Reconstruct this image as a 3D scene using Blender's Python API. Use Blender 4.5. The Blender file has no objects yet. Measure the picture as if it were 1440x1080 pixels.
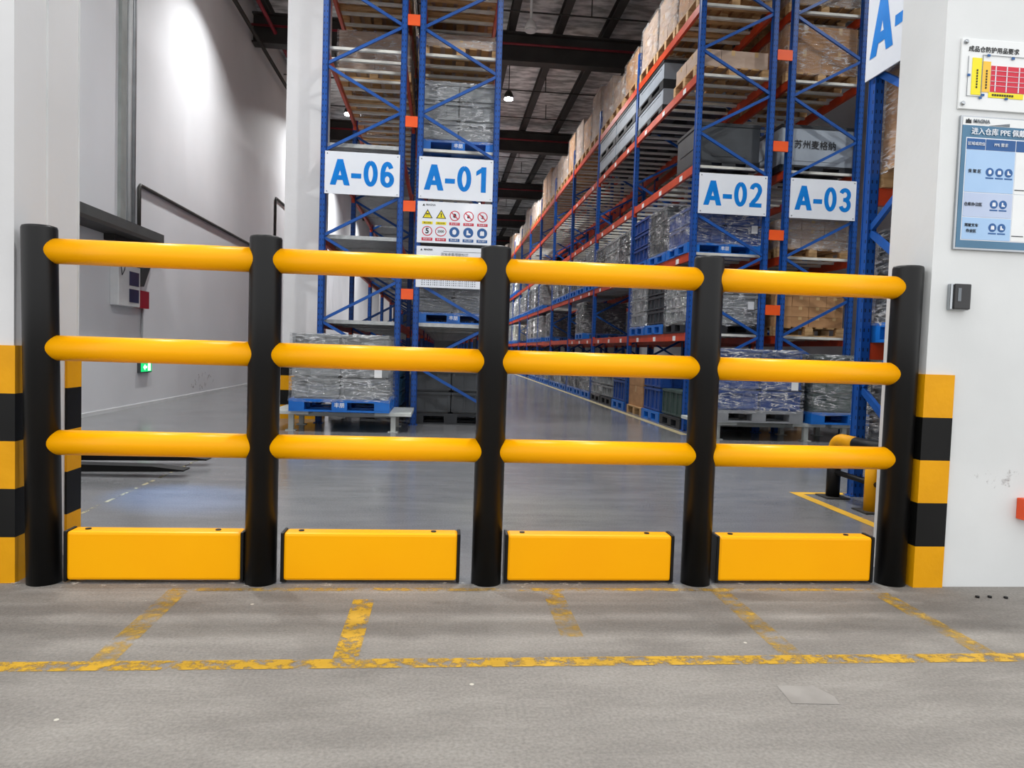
import bpy, bmesh, math, random
from mathutils import Vector, Matrix
random.seed(7)
scn = bpy.context.scene
COL = scn.collection
PI = math.pi

# ------------------------------------------------------------------ camera
def cam_setup():
    f, yaw, pitch, roll, h = 1016.24, 0.0978, 0.0464, 0.0328, 1.0473
    fw = Vector((math.sin(yaw)*math.cos(pitch), math.cos(yaw)*math.cos(pitch), -math.sin(pitch)))
    r0 = Vector((math.cos(yaw), -math.sin(yaw), 0)); u0 = r0.cross(fw)
    r = r0*math.cos(roll) + u0*math.sin(roll); u = -r0*math.sin(roll) + u0*math.cos(roll)
    cd = bpy.data.cameras.new('camera'); cd.sensor_width = 36; cd.lens = f/1440*36
    cd.clip_start = .05; cd.clip_end = 300
    co = bpy.data.objects.new('camera', cd); COL.objects.link(co)
    m = Matrix((r, u, -fw)).transposed().to_4x4(); m.translation = (0, 0, h)
    co.matrix_world = m
    scn.camera = co
cam_setup()

# ------------------------------------------------------------------ world, lights, exposure
w = bpy.data.worlds.new('world'); scn.world = w; w.use_nodes = True
bg = w.node_tree.nodes['Background']; bg.inputs[0].default_value = (.98, .99, 1, 1); bg.inputs[1].default_value = 1.15
vs = scn.view_settings
vs.view_transform = 'Standard'; vs.look = 'None'; vs.gamma = 1; vs.use_curve_mapping = False; vs.exposure = 0.35
def area(name, loc, power, sx, sy, rot=(0, 0, 0), color=(1, 1, 1), spread=180, shape='RECTANGLE'):
    l = bpy.data.lights.new(name, 'AREA'); l.energy = power; l.shape = shape; l.size = sx
    if shape in ('RECTANGLE', 'ELLIPSE'): l.size_y = sy
    l.color = color; l.spread = math.radians(spread)
    o = bpy.data.objects.new(name, l); COL.objects.link(o); o.location = loc; o.rotation_euler = rot
    return o
# unseen area lights added over the hall to put highlights on the barrier
for hx in (-2.2, .6, 3.4):
    area('added_hall_light', (hx, .6, 4.6), 12, .25, 2.4, color=(1, .985, .96))

# ------------------------------------------------------------------ helpers
def lin(h):
    h = h.lstrip('#'); v = [int(h[i:i+2], 16)/255 for i in (0, 2, 4)]
    return tuple((c/12.92 if c <= .04045 else ((c+.055)/1.055)**2.4) for c in v) + (1,)
MATS = {}
def mat(name, c1, rough=.5, c2=None, scale=4, metal=0, bump=0, bscale=None, detail=4, stretch=(1, 1, 1), rough2=None, lo=.35, hi=.65, coat=0, spec=.5):
    m = bpy.data.materials.new(name); m.use_nodes = True; nt = m.node_tree; N = nt.nodes; L = nt.links
    p = N['Principled BSDF']; p.inputs['Roughness'].default_value = rough; p.inputs['Metallic'].default_value = metal
    p.inputs['Specular IOR Level'].default_value = spec
    p.inputs['Coat Weight'].default_value = coat
    c1 = lin(c1); c2 = lin(c2) if c2 else tuple(min(1, v*.82) for v in c1[:3]) + (1,)
    tc = N.new('ShaderNodeTexCoord'); mp = N.new('ShaderNodeMapping'); mp.inputs['Scale'].default_value = stretch
    L.new(tc.outputs['Object'], mp.inputs[0])
    nz = N.new('ShaderNodeTexNoise'); nz.inputs['Scale'].default_value = scale; nz.inputs['Detail'].default_value = detail
    L.new(mp.outputs[0], nz.inputs['Vector'])
    rp = N.new('ShaderNodeValToRGB'); rp.color_ramp.elements[0].position = lo; rp.color_ramp.elements[1].position = hi
    rp.color_ramp.elements[0].color = c2; rp.color_ramp.elements[1].color = c1
    L.new(nz.outputs['Fac'], rp.inputs[0]); L.new(rp.outputs[0], p.inputs['Base Color'])
    if rough2 is not None:
        mr = N.new('ShaderNodeMapRange'); mr.inputs[1].default_value = lo; mr.inputs[2].default_value = hi
        mr.inputs[3].default_value = rough2; mr.inputs[4].default_value = rough
        L.new(nz.outputs['Fac'], mr.inputs[0]); L.new(mr.outputs[0], p.inputs['Roughness'])
    if bump:
        b = N.new('ShaderNodeBump'); b.inputs['Strength'].default_value = bump; b.inputs['Distance'].default_value = .02
        n2 = N.new('ShaderNodeTexNoise'); n2.inputs['Scale'].default_value = bscale or scale*6; n2.inputs['Detail'].default_value = 3
        L.new(mp.outputs[0], n2.inputs['Vector']); L.new(n2.outputs['Fac'], b.inputs['Height']); L.new(b.outputs[0], p.inputs['Normal'])
    MATS[name] = m
    return m
def emis(name, c, s):
    m = bpy.data.materials.new(name); m.use_nodes = True
    p = m.node_tree.nodes['Principled BSDF']; p.inputs['Base Color'].default_value = lin(c)
    p.inputs['Emission Color'].default_value = lin(c); p.inputs['Emission Strength'].default_value = s
    MATS[name] = m
mat('yellow_plastic', '#ffb200', .35, '#fdac00', 2, spec=.18)
mat('yellow_paint', '#e6a200', .5, '#da9800', 5, bump=.1, spec=.25)
mat('black_paint', '#101010', .5, '#0a0a0a', 5, spec=.25)
mat('black_plastic', '#0c0c0d', .38, '#080809', 3, spec=.3)
mat('white_wall', '#d6d6d7', .7, '#cccccd', .9, bump=.08, bscale=14)
mat('hall_wall', '#dcdede', .75, '#d2d4d4', 1.6, bump=.04, bscale=20)
mat('inner_wall', '#d9dbdf', .62, '#d0d2d6', .5, bump=.04)
mat('blue_light', '#1956a6', .4, '#154992', 3, spec=.35)
mat('orange_steel', '#cf451c', .42, '#b43a18', 4)
mat('spacer_orange', '#f05a12', .42, '#e64e0c', 4)
mat('galvanised', '#b9bcbc', .42, '#a4a8a8', 12, metal=.35)
mat('white_slat', '#d9d9d2', .5, '#c6c5bd', 5)
mat('stand_paint', '#cfd4d0', .45, '#bfc4c0', 5)
mat('blue_plastic', '#1672cf', .4, '#1163ba', 3)
mat('navy_plastic', '#1d4790', .38, '#173b7c', 3)
mat('teal_plastic', '#17648c', .38, '#125578', 3)
mat('grey_plastic', '#8b8f90', .45, '#7c8081', 3)
mat('slate_plastic', '#9aa3ad', .5, '#8b949e', 3)
mat('dark_plastic', '#3c4044', .45, '#313539', 3)
mat('green_plastic', '#3d4f4b', .45, '#334440', 3)
mat('black_pallet', '#24272c', .5, '#1b1e22', 4)
mat('grey_pallet', '#8d9094', .5, '#7d8084', 4)
mat('cardboard', '#b98d62', .8, '#a67b52', 3, stretch=(1, 1, 3))
mat('pale_cardboard', '#b9a392', .8, '#a8917f', 3, stretch=(1, 1, 3))
mat('tape', '#c8a878', .3, '#bd9c6b', 3)
mat('wood', '#c9a578', .8, '#a98456', 6, stretch=(1, 8, 8))
mat('paper', '#eceeee', .6, '#e2e4e4', 4)
mat('sign_white', '#e4e8ee', .16, '#dde2ea', 2, coat=.3)
mat('sign_blue', '#0a7cd2', .35, '#0674c8', 3, spec=.2)
mat('ink_black', '#16181a', .5, '#101214', 3)
mat('ink_grey', '#7c8288', .6, '#6c7278', 3)
mat('ink_red', '#d2203c', .45, '#c21a34', 3)
mat('ink_yellow', '#f2e21c', .45, '#e6d416', 3)
mat('ink_orange', '#f2c23c', .45, '#e8b632', 3)
mat('ink_blue', '#1d5c9c', .4, '#184f8a', 3)
mat('pale_blue', '#a9c8ea', .25, '#9fc0e4', 3)
mat('pale_lilac', '#bcc9e2', .25, '#b3c1dc', 3)
mat('board_blue', '#4d7c9c', .2, '#44708e', 3)
mat('acrylic', '#e6e8e8', .12, '#dfe2e2', 2, coat=.4)
mat('chrome', '#b4b8bc', .2, '#a4a8ac', 3, metal=1)
mat('dark_steel', '#34322f', .6, '#292725', 3)
mat('roof_steel', '#3a3735', .7, '#2e2c2a', 2)
mat('canopy_grey', '#4b4e4e', .55, '#424545', 3)
mat('pipe_grey', '#a6aaad', .4, '#969a9d', 5, metal=.3)
mat('duct_grey', '#8a8f8d', .5, '#7e8381', 5)
mat('red_pipe', '#8a2430', .5, '#741c28', 4)
mat('red_box', '#b5162c', .45, '#a01226', 4)
mat('box_white', '#d8dadb', .45, '#cdd0d1', 4)
mat('panel_navy', '#2c3357', .3, '#242a4a', 6)
mat('reader_black', '#2a2a2c', .3, '#232325', 3)
mat('patch_paint', '#938f8a', .8, '#85817c', 9)
mat('orange_red', '#e8501c', .5, '#d8460f', 3)
emis('lamp_glow', '#ffffff', 22); emis('exit_green', '#10b060', 1.2); emis('exit_white', '#e8fff0', 2.0)
# foil insulated roof sheet
mat('roof_foil', '#f2f2f2', .35, '#9c9d9d', 2.2, metal=.1, bump=1, bscale=6, stretch=(1, 2.6, 1), detail=8, lo=.38, hi=.6)

def floor_mat(name, a, b, c, rough, rough2, bump, spec=.5):
    m = mat(name, a, rough, b, .55, bump=bump, bscale=160, detail=8, rough2=rough2, lo=.3, hi=.7, spec=spec)
    nt = m.node_tree; N = nt.nodes; L = nt.links; p = N['Principled BSDF']
    src = p.inputs['Base Color'].links[0].from_socket
    tc = [n for n in N if n.type == 'TEX_COORD'][0]
    n2 = N.new('ShaderNodeTexNoise'); n2.inputs['Scale'].default_value = 3.2; n2.inputs['Detail'].default_value = 7; n2.inputs['Roughness'].default_value = .65
    mp = N.new('ShaderNodeMapping'); mp.inputs['Scale'].default_value = (.5, 1.6, 1); L.new(tc.outputs['Object'], mp.inputs[0]); L.new(mp.outputs[0], n2.inputs['Vector'])
    r2 = N.new('ShaderNodeValToRGB'); r2.color_ramp.elements[0].position = .42; r2.color_ramp.elements[1].position = .72
    L.new(n2.outputs['Fac'], r2.inputs[0])
    mx = N.new('ShaderNodeMix'); mx.data_type = 'RGBA'; mx.inputs[7].default_value = lin(c)
    L.new(r2.outputs[0], mx.inputs[0]); L.new(src, mx.inputs[6])
    # speckle
    n3 = N.new('ShaderNodeTexNoise'); n3.inputs['Scale'].default_value = 95; n3.inputs['Detail'].default_value = 3
    L.new(tc.outputs['Object'], n3.inputs['Vector'])
    r3 = N.new('ShaderNodeMapRange'); r3.inputs[1].default_value = .3; r3.inputs[2].default_value = .7; r3.inputs[3].default_value = .82; r3.inputs[4].default_value = 1.14
    L.new(n3.outputs['Fac'], r3.inputs[0])
    m2 = N.new('ShaderNodeMix'); m2.data_type = 'RGBA'; m2.blend_type = 'MULTIPLY'; m2.inputs[0].default_value = 1
    L.new(mx.outputs[2], m2.inputs[6]); L.new(r3.outputs[0], m2.inputs[7]); L.new(m2.outputs[2], p.inputs['Base Color'])
    return m
floor_mat('hall_concrete', '#8a8681', '#77736e', '#94908a', .85, .75, .25, spec=.25)
def chips(m):                                  # scattered pale paint chips in the concrete
    nt = m.node_tree; N = nt.nodes; L = nt.links; p = N['Principled BSDF']; src = p.inputs['Base Color'].links[0].from_socket
    tc = [n for n in N if n.type == 'TEX_COORD'][0]
    v = N.new('ShaderNodeTexVoronoi'); v.inputs['Scale'].default_value = 7; L.new(tc.outputs['Object'], v.inputs['Vector'])
    a = N.new('ShaderNodeMath'); a.operation = 'LESS_THAN'; a.inputs[1].default_value = .05; L.new(v.outputs['Distance'], a.inputs[0])
    sp = N.new('ShaderNodeSeparateColor'); L.new(v.outputs['Color'], sp.inputs[0])
    c = N.new('ShaderNodeMath'); c.operation = 'GREATER_THAN'; c.inputs[1].default_value = .8; L.new(sp.outputs[0], c.inputs[0])
    k = N.new('ShaderNodeMath'); k.operation = 'MULTIPLY'; L.new(a.outputs[0], k.inputs[0]); L.new(c.outputs[0], k.inputs[1])
    mx = N.new('ShaderNodeMix'); mx.data_type = 'RGBA'; mx.inputs[7].default_value = lin('#c4c0b4'); L.new(k.outputs[0], mx.inputs[0]); L.new(src, mx.inputs[6]); L.new(mx.outputs[2], p.inputs['Base Color'])
chips(MATS['hall_concrete'])
floor_mat('polished_floor', '#77787a', '#6a6b6d', '#808082', .22, .12, .015)

def worn_paint(name, c, amount, scale=9, soft=.13):
    m = mat(name, c, .6, None, 6); nt = m.node_tree; N = nt.nodes; L = nt.links; p = N['Principled BSDF']
    tc = [n for n in N if n.type == 'TEX_COORD'][0]
    nz = N.new('ShaderNodeTexNoise'); nz.inputs['Scale'].default_value = scale; nz.inputs['Detail'].default_value = 9; nz.inputs['Roughness'].default_value = .7
    L.new(tc.outputs['Object'], nz.inputs['Vector'])
    rp = N.new('ShaderNodeValToRGB'); rp.color_ramp.elements[0].position = amount; rp.color_ramp.elements[1].position = amount + soft
    rp.color_ramp.elements[0].color = (0, 0, 0, 1)
    L.new(nz.outputs['Fac'], rp.inputs[0]); L.new(rp.outputs[0], p.inputs['Alpha'])
worn_paint('line_paint', '#cfa226', .41, 15)
worn_paint('line_paint_faded', '#c39c34', .42, 13, .24)
worn_paint('inner_line_paint', '#dba92a', .25)
worn_paint('cream_line_paint', '#a99c76', .3)
worn_paint('cream_line_worn', '#b8ad86', .46)
worn_paint('chalk', '#cfcdc7', .55, 14)
worn_paint('scuff', '#b4aeae', .56, 7)

def upright_mat():
    m = mat('blue_steel', '#154f9f', .38, '#12458e', 2, spec=.35); nt = m.node_tree; N = nt.nodes; L = nt.links; p = N['Principled BSDF']
    src = p.inputs['Base Color'].links[0].from_socket
    tc = [n for n in N if n.type == 'TEX_COORD'][0]; sp = N.new('ShaderNodeSeparateXYZ'); L.new(tc.outputs['Object'], sp.inputs[0])
    def M(op, a, b=None):
        n = N.new('ShaderNodeMath'); n.operation = op
        for i, v in enumerate((a, b)):
            if v is None: continue
            if isinstance(v, (int, float)): n.inputs[i].default_value = v
            else: L.new(v, n.inputs[i])
        return n.outputs[0]
    zz = M('LESS_THAN', M('FRACT', M('MULTIPLY', sp.outputs[2], 13.3)), .35)
    xm = M('LESS_THAN', M('ABSOLUTE', M('SUBTRACT', M('ABSOLUTE', sp.outputs[0]), .018)), .005)
    ym = M('LESS_THAN', M('ABSOLUTE', M('SUBTRACT', M('ABSOLUTE', sp.outputs[1]), .02)), .006)
    k = M('MULTIPLY', zz, M('MAXIMUM', xm, ym))
    mx = N.new('ShaderNodeMix'); mx.data_type = 'RGBA'; mx.inputs[7].default_value = lin('#0c1c38')
    L.new(k, mx.inputs[0]); L.new(src, mx.inputs[6]); L.new(mx.outputs[2], p.inputs['Base Color'])
upright_mat()

def wrap_mat():
    m = bpy.data.materials.new('stretch_film'); m.use_nodes = True; MATS['stretch_film'] = m; nt = m.node_tree; N = nt.nodes; L = nt.links
    N.remove(N['Principled BSDF']); out = N['Material Output']
    tc = N.new('ShaderNodeTexCoord'); mp = N.new('ShaderNodeMapping'); mp.inputs['Scale'].default_value = (1.2, 1.2, 6); mp.inputs['Rotation'].default_value = (.3, .35, 0)
    L.new(tc.outputs['Object'], mp.inputs[0])
    nz = N.new('ShaderNodeTexNoise'); nz.inputs['Scale'].default_value = 5; nz.inputs['Detail'].default_value = 6; nz.inputs['Distortion'].default_value = .8
    L.new(mp.outputs[0], nz.inputs['Vector'])
    def M(op, x, y):
        n = N.new('ShaderNodeMath'); n.operation = op
        for i, v in enumerate((x, y)):
            if isinstance(v, (int, float)): n.inputs[i].default_value = v
            else: L.new(v, n.inputs[i])
        return n.outputs[0]
    # thin folds where the noise crosses its middle, diffuse white painted in for glints
    n2 = N.new('ShaderNodeTexNoise'); n2.inputs['Scale'].default_value = 3.6; n2.inputs['Detail'].default_value = 5; n2.inputs['Distortion'].default_value = .5; L.new(mp.outputs[0], n2.inputs['Vector'])
    rg = N.new('ShaderNodeMapRange'); rg.inputs[1].default_value = 0; rg.inputs[2].default_value = .034; rg.inputs[3].default_value = 1; rg.inputs[4].default_value = 0
    L.new(M('ABSOLUTE', M('SUBTRACT', n2.outputs['Fac'], .52), 0), rg.inputs[0])
    pt = N.new('ShaderNodeTexNoise'); pt.inputs['Scale'].default_value = 2.2; L.new(tc.outputs['Object'], pt.inputs['Vector'])
    pm_ = N.new('ShaderNodeMapRange'); pm_.inputs[1].default_value = .4; pm_.inputs[2].default_value = .52; L.new(pt.outputs['Fac'], pm_.inputs[0])
    fold_glint = M('MULTIPLY', rg.outputs[0], pm_.outputs[0])
    b = N.new('ShaderNodeBump'); b.inputs['Strength'].default_value = 1; b.inputs['Distance'].default_value = .12; L.new(M('ADD', nz.outputs['Fac'], M('MULTIPLY', fold_glint, .25)), b.inputs['Height'])
    g = N.new('ShaderNodeBsdfGlossy'); g.inputs['Roughness'].default_value = .14; g.inputs['Color'].default_value = (1, 1, 1, 1); L.new(b.outputs[0], g.inputs['Normal'])
    d = N.new('ShaderNodeBsdfDiffuse'); d.inputs['Color'].default_value = (.9, .92, .94, 1)
    gd = N.new('ShaderNodeMixShader'); L.new(M('ADD', M('MULTIPLY', fold_glint, .6), .2), gd.inputs[0]); L.new(g.outputs[0], gd.inputs[1]); L.new(d.outputs[0], gd.inputs[2])
    tr = N.new('ShaderNodeBsdfTransparent'); tr.inputs[0].default_value = (.98, .985, .99, 1)
    rp = N.new('ShaderNodeMapRange'); rp.inputs[1].default_value = .42; rp.inputs[2].default_value = .72; rp.inputs[3].default_value = .07; rp.inputs[4].default_value = .4
    L.new(nz.outputs['Fac'], rp.inputs[0]); fac = M('MINIMUM', M('ADD', rp.outputs[0], M('MULTIPLY', fold_glint, .7)), .9)
    mx = N.new('ShaderNodeMixShader'); L.new(fac, mx.inputs[0]); L.new(tr.outputs[0], mx.inputs[1]); L.new(gd.outputs[0], mx.inputs[2]); L.new(mx.outputs[0], out.inputs[0])
wrap_mat()

class MB:
    def __init__(s): s.v = []; s.f = []; s.sm = []
    def add(s, vs, fs, smooth=False):
        o = len(s.v); s.v += [tuple(v) for v in vs]; s.f += [tuple(i+o for i in f) for f in fs]; s.sm += [smooth]*len(fs); return s
    def box(s, x0, x1, y0, y1, z0, z1):
        return s.add([(x0, y0, z0), (x1, y0, z0), (x1, y1, z0), (x0, y1, z0), (x0, y0, z1), (x1, y0, z1), (x1, y1, z1), (x0, y1, z1)],
                     [(0, 3, 2, 1), (4, 5, 6, 7), (0, 1, 5, 4), (1, 2, 6, 5), (2, 3, 7, 6), (3, 0, 4, 7)])
    def bar(s, a, b, w, t, up=(0, 0, 1)):      # straight bar of section w (across) x t (along up) from a to b
        a = Vector(a); b = Vector(b); d = (b-a).normalized(); sx = d.cross(Vector(up))
        if sx.length < 1e-5: sx = d.cross(Vector((1, 0, 0)))
        sx.normalize(); u = sx.cross(d)
        vs = [p + sx*i*w/2 + u*j*t/2 for p in (a, b) for i, j in ((-1, -1), (1, -1), (1, 1), (-1, 1))]
        return s.add(vs, [(0, 3, 2, 1), (4, 5, 6, 7), (0, 1, 5, 4), (1, 2, 6, 5), (2, 3, 7, 6), (3, 0, 4, 7)])
    def tube(s, pts, r, n=20, caps=True, radii=None):
        pts = [Vector(p) for p in pts]; o = len(s.v); prev = None
        for i, p in enumerate(pts):
            d = (pts[min(i+1, len(pts)-1)] - pts[max(i-1, 0)]).normalized()
            if prev is None: a = d.cross(Vector((0, 0, 1))); a = a if a.length > 1e-3 else d.cross(Vector((1, 0, 0)))
            else: a = prev - d*prev.dot(d)
            a.normalize(); prev = a; b = d.cross(a); rr = radii[i] if radii else r
            s.v += [tuple(p + a*rr*math.cos(t) + b*rr*math.sin(t)) for t in (2*PI*k/n for k in range(n))]
        for i in range(len(pts)-1):
            for k in range(n):
                q = o+i*n; s.f.append((q+k, q+(k+1) % n, q+n+(k+1) % n, q+n+k)); s.sm.append(True)
        if caps:
            s.f.append(tuple(o+k for k in reversed(range(n)))); s.sm.append(False)
            e = o+(len(pts)-1)*n; s.f.append(tuple(e+k for k in range(n))); s.sm.append(False)
        return s
    def prism(s, pts, y0, y1):                # polygon in x,z pushed along y
        n = len(pts)
        return s.add([(x, y0, z) for x, z in pts] + [(x, y1, z) for x, z in pts],
                     [tuple(range(n)), tuple(reversed(range(n, 2*n)))] + [(i, n+i, n+(i+1) % n, (i+1) % n) for i in range(n)])
    def mesh(s, name, m):
        me = bpy.data.meshes.new(name); me.from_pydata(s.v, [], s.f)
        me.polygons.foreach_set('use_smooth', s.sm); me.materials.append(MATS[m])
        bm = bmesh.new(); bm.from_mesh(me); bmesh.ops.recalc_face_normals(bm, faces=bm.faces); bm.to_mesh(me); bm.free()
        me.update(); return me
    def build(s, name, m, parent=None, loc=(0, 0, 0), rot=(0, 0, 0), bevel=0): return put(name, s.mesh(name, m), parent, loc, rot, bevel)
def put(name, me, parent=None, loc=(0, 0, 0), rot=(0, 0, 0), bevel=0):
    o = bpy.data.objects.new(name, me); COL.objects.link(o); o.location = loc; o.rotation_euler = rot
    if parent: o.parent = parent
    if bevel:
        b = o.modifiers.new('bevel', 'BEVEL'); b.width = bevel; b.segments = 2; b.limit_method = 'ANGLE'
    return o
def tag(o, label=None, cat=None, group=None, kind=None):
    for k, v in (('label', label), ('category', cat), ('group', group), ('kind', kind)):
        if v: o[k] = v
    return o
def thing(name, label, cat, loc=(0, 0, 0), group=None, rz=0):
    o = put(name, None, None, loc, (0, 0, rz)); return tag(o, label, cat, group)
def box(name, m, x0, x1, y0, y1, z0, z1, parent=None, bevel=0): return MB().box(x0, x1, y0, y1, z0, z1).build(name, m, parent, bevel=bevel)
def struct(o, label=None): o['kind'] = 'structure'; return o
TX = {}
FRONT = (PI/2, 0, 0)
def text(body, size, m, parent, loc, rot=FRONT, bold=0., sx=1., ext=.001, align='CENTER', name='lettering'):
    key = (body, size, m, bold, sx, ext, align)
    if key not in TX:
        c = bpy.data.curves.new('lettering', 'FONT'); c.body = body; c.size = size; c.extrude = ext; c.offset = bold; c.align_x = align; c.align_y = 'CENTER'
        c.resolution_u = 3
        t = bpy.data.objects.new('tmp', c); COL.objects.link(t); dg = bpy.context.evaluated_depsgraph_get()
        me = bpy.data.meshes.new_from_object(t.evaluated_get(dg)); bpy.data.objects.remove(t)
        me.transform(Matrix.Diagonal((sx, 1, 1, 1))); me.materials.clear(); me.materials.append(MATS[m]); TX[key] = me
    return put(name, TX[key], parent, loc, rot)
def circ(cx, cz, r, n=24, rx=None): return [(cx+(rx or r)*math.cos(2*PI*k/n), cz+r*math.sin(2*PI*k/n)) for k in range(n)]
def plate(name, m, pts, y0, y1, parent): return MB().prism(pts, y0, y1).build(name, m, parent)
def blob(cx, cz, rx, rz, seed, n=18):
    q = random.Random(seed); return [(cx+rx*q.uniform(.6, 1)*math.cos(2*PI*k/n), cz+rz*q.uniform(.6, 1)*math.sin(2*PI*k/n)) for k in range(n)]
def rect(x0, x1, z0, z1): return [(x0, z0), (x1, z0), (x1, z1), (x0, z1)]

# ------------------------------------------------------------------ setting
JL, JR = -1.775, 2.235; LF, LB = 3.2, 3.73          # jambs of the opening, faces of the pier
CEIL = 8.95; YF = 3.15; XL = -4.6; XR = 9.6; YB = 72
struct(box('floor', 'polished_floor', XL-.3, XR+.3, YF+.03, YB, -.1, 0))
struct(box('floor_hall', 'hall_concrete', -9, 9, -7, YF+.03, -.1, 0))
struct(box('wall_left', 'inner_wall', XL-.25, XL, LB, YB, 0, CEIL))
struct(box('wall_right', 'inner_wall', XR, XR+.25, YF+.33, YB, 0, CEIL))
struct(box('wall_back', 'inner_wall', XL, XR, YB, YB+.2, 0, CEIL))
struct(box('wall_front_left', 'white_wall', -9, JL, LF, LB, 0, CEIL))
struct(box('wall_front_right', 'hall_wall', JR, XR, YF, YF+.33, 0, CEIL))
struct(box('wall_front_above', 'white_wall', JL, JR, YF+.05, YF+.33, 4.6, CEIL))
# jamb trim on the left reveal
struct(MB().box(JL, JL+.006, 3.44, 3.45, 0, 4.6).box(JL, JL+.006, 3.722, 3.73, 1.0, 4.6).build('trim_1', 'box_white'))
# roof
ce = struct(box('ceiling', 'roof_foil', XL-.3, XR+.3, YF-.1, YB+.2, CEIL, CEIL+.1))
GY = [10.0 + 7.8*k for k in range(8)]
for gy in GY:
    MB().box(XL, XR, gy-.16, gy+.16, 8.0, 8.04).box(XL, XR, gy-.16, gy+.16, 8.66, 8.7).box(XL, XR, gy-.02, gy+.02, 8.04, 8.66).build('girder', 'roof_steel', ce)
    MB().tube([(XL, gy-.2, 8.38), (XR, gy-.2, 8.38)], .03, 8).build('sprinkler_pipe', 'red_pipe', ce)
px = -4.3
while px < XR:
    py = LB-.003 if px < JL+.1 else YF+.327
    MB().box(px-.09, px+.09, py, YB, 8.72, 8.76).box(px-.02, px+.02, py, YB, 8.76, 8.92).box(px-.09, px+.09, py, YB, 8.92, 8.95).build('purlin', 'roof_steel', ce); px += 1.15
for k in range(24):
    ry = 11.4 + 2.4*k + (.5 if k % 3 == 0 else 0)
    MB().tube([(XL, ry, 8.5), (XR, ry, 8.5)], .018, 6).build('cable_rod', 'dark_steel', ce)
    for hx in (-3.4, .3, 2.4, 4.4, 6.6):
        MB().tube([(hx+.35*(k % 3), ry, 8.5), (hx+.35*(k % 3), ry, 8.95)], .015, 6).build('hanger_rod', 'dark_steel', ce)
for x, z in ((XL+.22, 7.95), (XL+.5, 8.3)):
    MB().tube([(x, 9, z), (x, YB, z)], .045, 8).build('wall_pipe', 'red_pipe' if z > 8 else 'dark_steel', ce)

# ------------------------------------------------------------------ lamps
def high_bay(x, y, z, label, lit=True, power=165, spread=150):
    t = thing('high_bay_lamp', label, 'lamp', (x, y, z), 'high bay lamps under the roof')
    MB().tube([(0, 0, .04), (0, 0, .1), (0, 0, .2), (0, 0, .26)], .1, 20, radii=[.13, .13, .09, .04]).build('housing', 'box_white' if not lit else 'dark_steel', t)
    MB().tube([(0, 0, .25), (0, 0, CEIL-z)], .012 if lit else .03, 8).build('rod', 'box_white' if not lit else 'dark_steel', t)
    MB().tube([(0, 0, 0), (0, 0, .04)], .115, 20).build('lens', 'lamp_glow' if lit else 'box_white', t)
    if lit:
        l = area('lamp_light', (0, 0, -.02), power, .36, .36, color=(1, 1, .99), spread=spread, shape='DISK'); l.parent = t
    return t
for i, y in enumerate((5.6, 12.6, 20.08, 26.9, 34.4, 41.9, 50)):
    high_bay(1.62, y, 7.9, ('round glowing high bay lamp over the aisle beside sign A-01, %s girder gap' % ('first', 'second', 'third', 'fourth', 'fifth', 'sixth', 'seventh')[i]), power=165 if i < 3 else 260)
for i, y in enumerate((7.0, 22.3, 30, 38)):
    high_bay(-2.98, y, 7.9, 'round glowing high bay lamp between white side wall and rack A-06, number %s along' % ('one', 'two', 'three', 'four')[i], power=170)
high_bay(-2.95, 13.7, 8.0, 'glowing high bay lamp close to the white side wall, lighting it brightly', power=150, spread=125)
high_bay(6.9, 6.6, 7.9, 'glowing high bay lamp over the cross aisle beyond rack A-03', power=110)
high_bay(1.7, 15.78, 7.9, 'unlit white lamp hanging on a white rod over the aisle', lit=False)
# light projected on the floor by the lift truck's blue spot and by a yellow aisle marker lamp
def spot(name, loc, tgt, power, color, ang, blend=.6):
    l = bpy.data.lights.new(name, 'SPOT'); l.energy = power; l.color = color; l.spot_size = math.radians(ang); l.spot_blend = blend; l.shadow_soft_size = .05
    o = bpy.data.objects.new(name, l); COL.objects.link(o); o.location = loc
    o.rotation_euler = (Vector(tgt)-Vector(loc)).to_track_quat('-Z', 'Y').to_euler(); return o
spot('blue_safety_spot', (-3.25, 5.9, 2.1), (-1.7, 4.95, 0), 420, (.1, .4, 1), 22, 1)
spot('yellow_marker_spot', (.62, 5.6, 7.6), (.62, 4.6, 0), 420, (1, .95, .35), 11, 1)

# ------------------------------------------------------------------ barrier
bar = thing('safety_barrier', 'yellow and black post-and-rail safety barrier closing the warehouse opening', 'barrier', (0, 0, 0))
PX = (-1.672, -.762, .2254, 1.197, 2.1565); YBAR = 3.206; PR = .067; RR = .053
pm = MB().tube([(0, 0, 0), (0, 0, 1.488), (0, 0, 1.497), (0, 0, 1.5)], PR, 40, radii=[PR, PR, PR-.003, PR-.012]).mesh('post', 'black_plastic')
for i, x in enumerate(PX): put('post', pm, bar, (x+(.017, 0, 0, 0, -.004)[i], YBAR, 0), (0, (-.016, 0, 0, 0, .003)[i], 0))
for i in range(4):
    for z in (1.398, .995, .597):
        MB().tube([(PX[i], YBAR, z), (PX[i+1], YBAR, z)], RR, 32).build('rail', 'yellow_plastic', bar)
KX = ((-1.57, -.83), (-.675, .105), (.305, 1.085), (1.285, 2.055))
for a, b in KX:
    k = box('kickboard', 'yellow_plastic', a+.012, b-.012, 3.185, 3.275, .012, .222, bar, bevel=.012)
    for x in (a, b-.014): box('end_cap', 'black_plastic', x, x+.014, 3.183, 3.277, .006, .224, k, bevel=.004)
    for x in (a+.08, b-.12): MB().tube([(x, 3.23, .218), (x, 3.23, .226)], .012, 10).build('bolt', 'black_plastic', k)

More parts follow.
